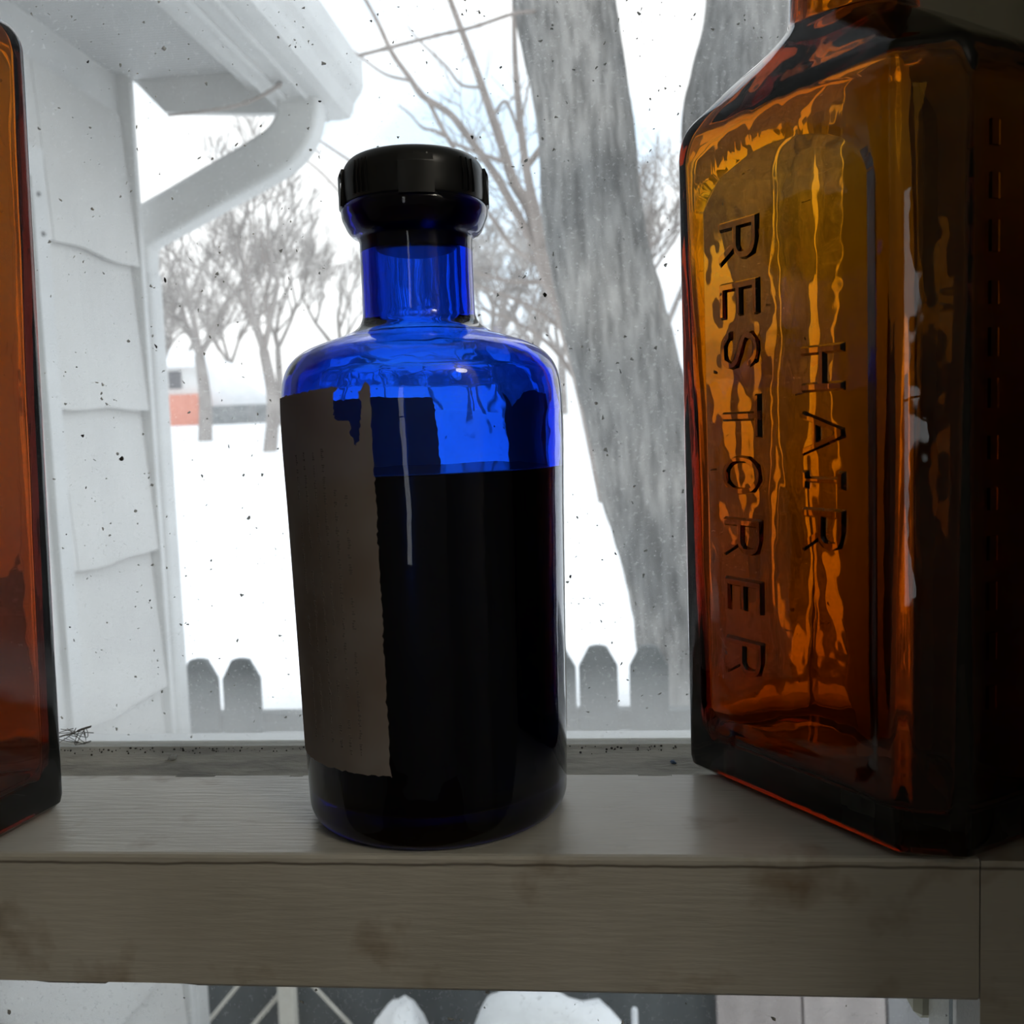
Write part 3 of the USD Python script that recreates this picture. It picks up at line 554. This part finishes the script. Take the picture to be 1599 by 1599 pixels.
M_FAR = mottled('far_bark', (.22, .195, .18), (.31, .28, .26), 2, .9)
def trunk(pts, px_w, Y, ridges, seed, extra=()):
    """A thick stem: pts are pixels, px_w their widths in pixels, at depth Y."""
    P = np.array([at_y(x, y, Y) for x, y in pts]); W = np.array(px_w)*Y/F/2
    if len(extra): P = np.vstack([P]+[[e[0]] for e in extra]); W = np.r_[W, [e[1] for e in extra]]
    q = spline(np.c_[P, W], 14); t = tube(q[:, :3], q[:, 3], 72, False); v = t.vertices; c = np.repeat(q[:, :3], 72, axis=0); ang = np.tile(np.arange(72)*2*math.pi/72, len(q))
    nz = meshkit.fbm(np.stack([np.cos(ang)*ridges, np.sin(ang)*ridges, v[:, 2]*3.5], -1)+seed, 4)-.5
    t.vertices = c+(v-c)*(1+.20*nz[:, None]); return t
YT = 4.0
tw = thing('twin_trunk_tree', 'large grey-barked tree of leaning trunks just beyond the fence', 'tree')
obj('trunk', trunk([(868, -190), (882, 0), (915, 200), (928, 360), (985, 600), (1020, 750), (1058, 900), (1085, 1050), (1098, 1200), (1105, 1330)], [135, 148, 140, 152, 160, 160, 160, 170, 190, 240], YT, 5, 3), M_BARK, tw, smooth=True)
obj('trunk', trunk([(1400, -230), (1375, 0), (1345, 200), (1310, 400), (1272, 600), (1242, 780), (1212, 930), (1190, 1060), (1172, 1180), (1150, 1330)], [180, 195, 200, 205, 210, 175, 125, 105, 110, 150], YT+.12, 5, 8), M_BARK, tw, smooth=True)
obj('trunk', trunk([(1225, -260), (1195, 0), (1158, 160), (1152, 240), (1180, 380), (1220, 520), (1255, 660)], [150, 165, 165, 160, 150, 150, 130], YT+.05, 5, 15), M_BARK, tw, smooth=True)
br = spline([at_y(835, 18, YT-.15), at_y(800, 22, 3.7), at_y(740, 42, 3.5), at_y(680, 56, 3.2), at_y(610, 74, 2.8), at_y(540, 92, 2.3), at_y(470, 110, 1.9), at_y(425, 140, 1.66), at_y(385, 160, 1.60), at_y(330, 172, 1.56), at_y(262, 180, 1.54)], 8)
obj('long_branch', tube(br, np.linspace(.0068, .0020, len(br))*(1+.35*(np.random.default_rng(3).random(len(br)) > .86)), 7), M_TWIG, tw, smooth=True)

sp = thing('sapling_clump', 'thin many-stemmed brown tree rising behind the big grey trunk', 'tree')
YS = 5.6
def limb(pts, w0, w1, dy=0, name='bough', par=None, m=M_TWIG, Y=YS):
    q = spline([at_y(x, y, Y+dy*i/(len(pts)-1)) for i, (x, y) in enumerate(pts)], 6)
    obj(name, tube(q, np.linspace(w0, w1, len(q))*Y/F/2, 7), m, par or sp, smooth=True)
limb([(960, 780), (925, 620), (888, 490), (862, 430), (848, 390)], 52, 34, 0, 'stem')
limb([(850, 400), (838, 360), (825, 320), (803, 285), (782, 220), (758, 150), (735, 85), (705, 5), (690, -40)], 24, 7, .3)
limb([(846, 395), (838, 340), (825, 280), (815, 215), (806, 120), (803, 50), (802, -30)], 18, 5, -.3)
limb([(850, 410), (800, 320), (775, 275), (742, 228), (705, 180), (660, 150), (640, 122), (612, 82), (590, 35), (560, -20)], 15, 6, .5)
limb([(640, 126), (602, 116), (565, 90), (533, 62)], 5, 2.5, .5, 'branch')
limb([(708, 230), (690, 200), (668, 158), (645, 128)], 8, 6, .5, 'branch'); limb([(704, 218), (680, 204), (660, 200), (640, 178), (622, 164)], 5, 2.5, 0, 'branch')
limb([(785, 252), (745, 238), (705, 224)], 7, 4, .2, 'branch'); limb([(768, 185), (788, 158), (802, 185), (808, 205)], 5, 5, -.2, 'branch')
limb([(752, 137), (720, 132), (697, 104), (672, 80), (650, 58), (636, 40)], 5, 2, .2, 'branch'); limb([(814, 190), (824, 140), (832, 95)], 4, 2, -.2, 'branch')
limb([(822, 262), (845, 232), (875, 200)], 10, 12, -.2, 'branch'); limb([(842, 410), (800, 385), (760, 330), (715, 300)], 11, 4, .3, 'branch')
limb([(860, 440), (800, 440), (740, 425)], 9, 4, .3, 'branch'); limb([(690, 340), (610, 290), (545, 250), (500, 220), (455, 190)], 6, 3, .4, 'branch'); limb([(640, 400), (580, 350), (535, 305), (500, 268), (455, 232)], 5, 3, .4, 'branch')
limb([(885, 520), (830, 480), (770, 455), (720, 440)], 8, 3, .3, 'branch'); limb([(905, 600), (860, 540), (800, 500), (730, 475)], 9, 3, .4, 'branch')
limb([(500, 240), (470, 215), (462, 205)], 3, 2, .3, 'branch')
rt = random.Random(12); tws = []
def twig_fan(p, d, L, n, depth, out, rnd, rad, rmin=.0016, sides=3):
    for _ in range(n):
        e = d+np.array([rnd.gauss(0, .45), rnd.gauss(0, .45), rnd.gauss(0, .35)]); e /= np.linalg.norm(e); l = L*rnd.uniform(.6, 1.2)
        mid = p+e*l*.5+np.array([rnd.gauss(0, .06), rnd.gauss(0, .06), rnd.gauss(0, .05)])*l; q = mid+e*l*.5+np.array([0, 0, .08*l])
        out.append(tube(np.array([p, mid, q]), [rad, max(rad*.7, rmin), max(rad*.5, rmin*.8)], sides, False))
        if depth: twig_fan(q, e, L*.7, 2 if rnd.random() < .6 else 3, depth-1, out, rnd, max(rad*.55, rmin), rmin, sides)
for k in range(26):
    px, py = rt.choice([(780, 260), (820, 300), (845, 380), (860, 430), (740, 225), (890, 520), (800, 320)]); p = at_y(px+rt.gauss(0, 12), py+rt.gauss(0, 12), YS+.2)
    twig_fan(p, np.array([rt.gauss(-.25, .5), rt.gauss(0, .3), .7]), .30, 1, 2, tws, rt, .005, .0022)
obj('twigs', cat_(tws), M_TWIG, sp, kind='stuff')

def far_tree(px, base_z, Y, h, spread, seed, label, trunk_r, forks=3, m=M_FAR, name='bare_tree', lean=0., nb=(2, 3), group=None):
    """A leafless tree: trunk and boughs each a mesh, twigs together."""
    rnd = random.Random(seed); x = at_y(px, 660, Y)[0]; root = thing(name, label, 'tree', group=group, loc=(x, Y, base_z)); boughs, twigs = [], []
    top = np.array([lean*h*.35, 0, h*.38]); pts = spline([np.zeros(3), top*.5+np.array([rnd.gauss(0, .05), 0, 0])*h*.2, top], 5)
    obj('trunk', tube(np.vstack([[0, 0, -.6], pts]), np.r_[trunk_r*1.4, np.linspace(trunk_r*1.2, trunk_r*.85, len(pts))], 9), m, root, smooth=True)
    def grow(p, d, L, rad, depth):
        e = p.copy(); line = [p]
        for s in range(3):
            d = d+np.array([rnd.gauss(0, .12), rnd.gauss(0, .12), rnd.gauss(.05, .07)]); d /= np.linalg.norm(d); e = e+d*L/3; line.append(e)
        t = tube(np.array(line), np.linspace(rad, max(rad*.6, .010), 4), 6 if depth > 3 else 3, False); (boughs if depth > 3 else twigs).append(t)
        if depth == 0: return
        for s in range(rnd.choice(nb)+(1 if depth < 4 else 0)):
            q = line[rnd.choice([1, 2, 3, 3])]; dd = d+np.array([rnd.gauss(0, spread), rnd.gauss(0, spread*.6), rnd.gauss(.12, spread*.6)]); dd /= np.linalg.norm(dd)
            grow(np.array(q), dd, L*rnd.uniform(.62, .85), max(rad*.58, .011), depth-1)
    for k in range(forks):
        a = 2*math.pi*k/forks+rnd.uniform(-.4, .4); d = np.array([math.cos(a)*spread*1.1, math.sin(a)*spread*.6, 1.]); d /= np.linalg.norm(d)
        grow(top, d, h*.24, trunk_r*.62, 5)
    for b in boughs: obj('bough', b, m, root, smooth=True)
    obj('twigs', cat_(twigs), m, root, kind='stuff'); return root
def gyz(Y): return float(gz(0, Y))-.1
for a in ((318, 30., 7.2, .55, 1, 'bare tree with forked trunk left of the blue bottle, above the brick wall', .19, 3), (418, 24., 6.8, .38, 2, 'tall bare tree with upright trunk close left of the blue bottle shoulder', .15, 3),
          (440, 41., 8.6, .42, 3, 'bare tree standing half behind the blue bottle shoulder', .15, 3), (252, 36., 6.6, .6, 4, 'small bare tree at the corner of the white house wing', .16, 3),
          (770, 26., 6.0, .6, 5, 'bare bushy tree right of the blue bottle neck', .14, 4), (840, 30., 6.5, .6, 6, 'bare tree between the blue bottle and the big trunk', .16, 4),
          (1035, 24., 6.4, .42, 7, 'bare tree in the gap between the big trunk and the amber bottle', .13, 4), (540, 38., 7.0, .5, 8, 'distant bare tree behind the blue bottle cap', .18, 3),
          (690, 50., 8.2, .5, 9, 'distant bare tree hidden behind the blue bottle body', .18, 3), (365, 62., 10.0, .5, 10, 'hazy bare tree behind the snowy garage roof', .2, 3),
          (285, 66., 10.0, .6, 11, 'farthest bare tree behind the white house', .2, 3), (880, 42., 6.6, .6, 13, 'distant bare tree hidden behind the big trunk', .18, 4), (790, 36., 6.2, .65, 14, 'second bare bushy tree right of the blue bottle neck, farther off', .14, 4)):
    px, Y, h, s, seed, lb, r_, fk = a; far_tree(px, gyz(Y), Y, h, s, seed, lb, r_, fk, group='bare trees across the yard')

# ------------------------------------------------------------------ outdoors: houses across the yard
M_BRICK = mottled('red_brick', (.60, .22, .15), (.68, .28, .20), 4, .85)
M_HWHITE = plain('house_white', (.72, .72, .70), .7); M_HDARK = plain('house_window', (.10, .10, .11), .2); M_HGREY = mottled('dark_hedge', (.16, .17, .17), (.26, .26, .26), 3, .9)
YH = 45.0; gH = gyz(YH)
h1 = thing('house', 'white house with an orange brick lower storey at the edge of the yard', 'house')
obj('brick_storey', box(-24.5, -18.85, YH, YH+7, gH-.3, 3.45), M_BRICK, h1)
obj('upper_storey', box(-24.6, -19.0, YH+.4, YH+7.2, 3.45, 4.75), M_HWHITE, h1)
win = obj('window', box(-20.35, -19.75, YH+.33, YH+.45, 3.75, 4.55), M_HDARK, h1); obj('window', box(-22.6, -22.0, YH+.33, YH+.45, 3.75, 4.55), M_HDARK, h1)
obj('snowy_roof', prism_y([(-25.0, 4.7), (-18.9, 4.7), (-18.9, 4.95), (-21.8, 6.0), (-25.0, 4.95)], YH-.1, YH+7.6), M_SNOW, h1)
h2 = thing('garage', 'low garage under a thick snow-covered roof beside the brick house', 'garage')
obj('wall', box(-18.6, -15.9, YH+1.2, YH+6, gH-.3, 2.95), M_HWHITE, h2); obj('door', box(-17.2, -16.8, YH+1.12, YH+1.22, gH, 3.0), M_HDARK, h2)
obj('snowy_roof', prism_y([(-18.75, 2.85), (-15.5, 2.85), (-15.5, 3.05), (-18.0, 4.70), (-18.75, 4.95)], YH+.9, YH+6.4), M_SNOW, h2)
hd = obj('hedge', box(-18.6, -9.0, YH-.6, YH+.2, gH-.2, 2.85, .15), M_HGREY, label='dark low hedge along the far edge of the snowy yard', cat='hedge')
sh = thing('shed', 'shed with a snow-covered roof right of the big tree trunk', 'shed')
sx = at_y(1040, 560, 30.)[0]
obj('wall', box(sx-.6, sx+3.2, 30, 33, gyz(30)-.2, 2.6), M_HWHITE, sh)
obj('snowy_roof', prism_y([(sx-1.0, 2.55), (sx+3.6, 2.55), (sx+3.6, 2.8), (sx+1.3, 4.1), (sx+.2, 5.3), (sx-.4, 5.2), (sx-1.0, 2.8)], 29.7, 33.3), M_SNOW, sh)
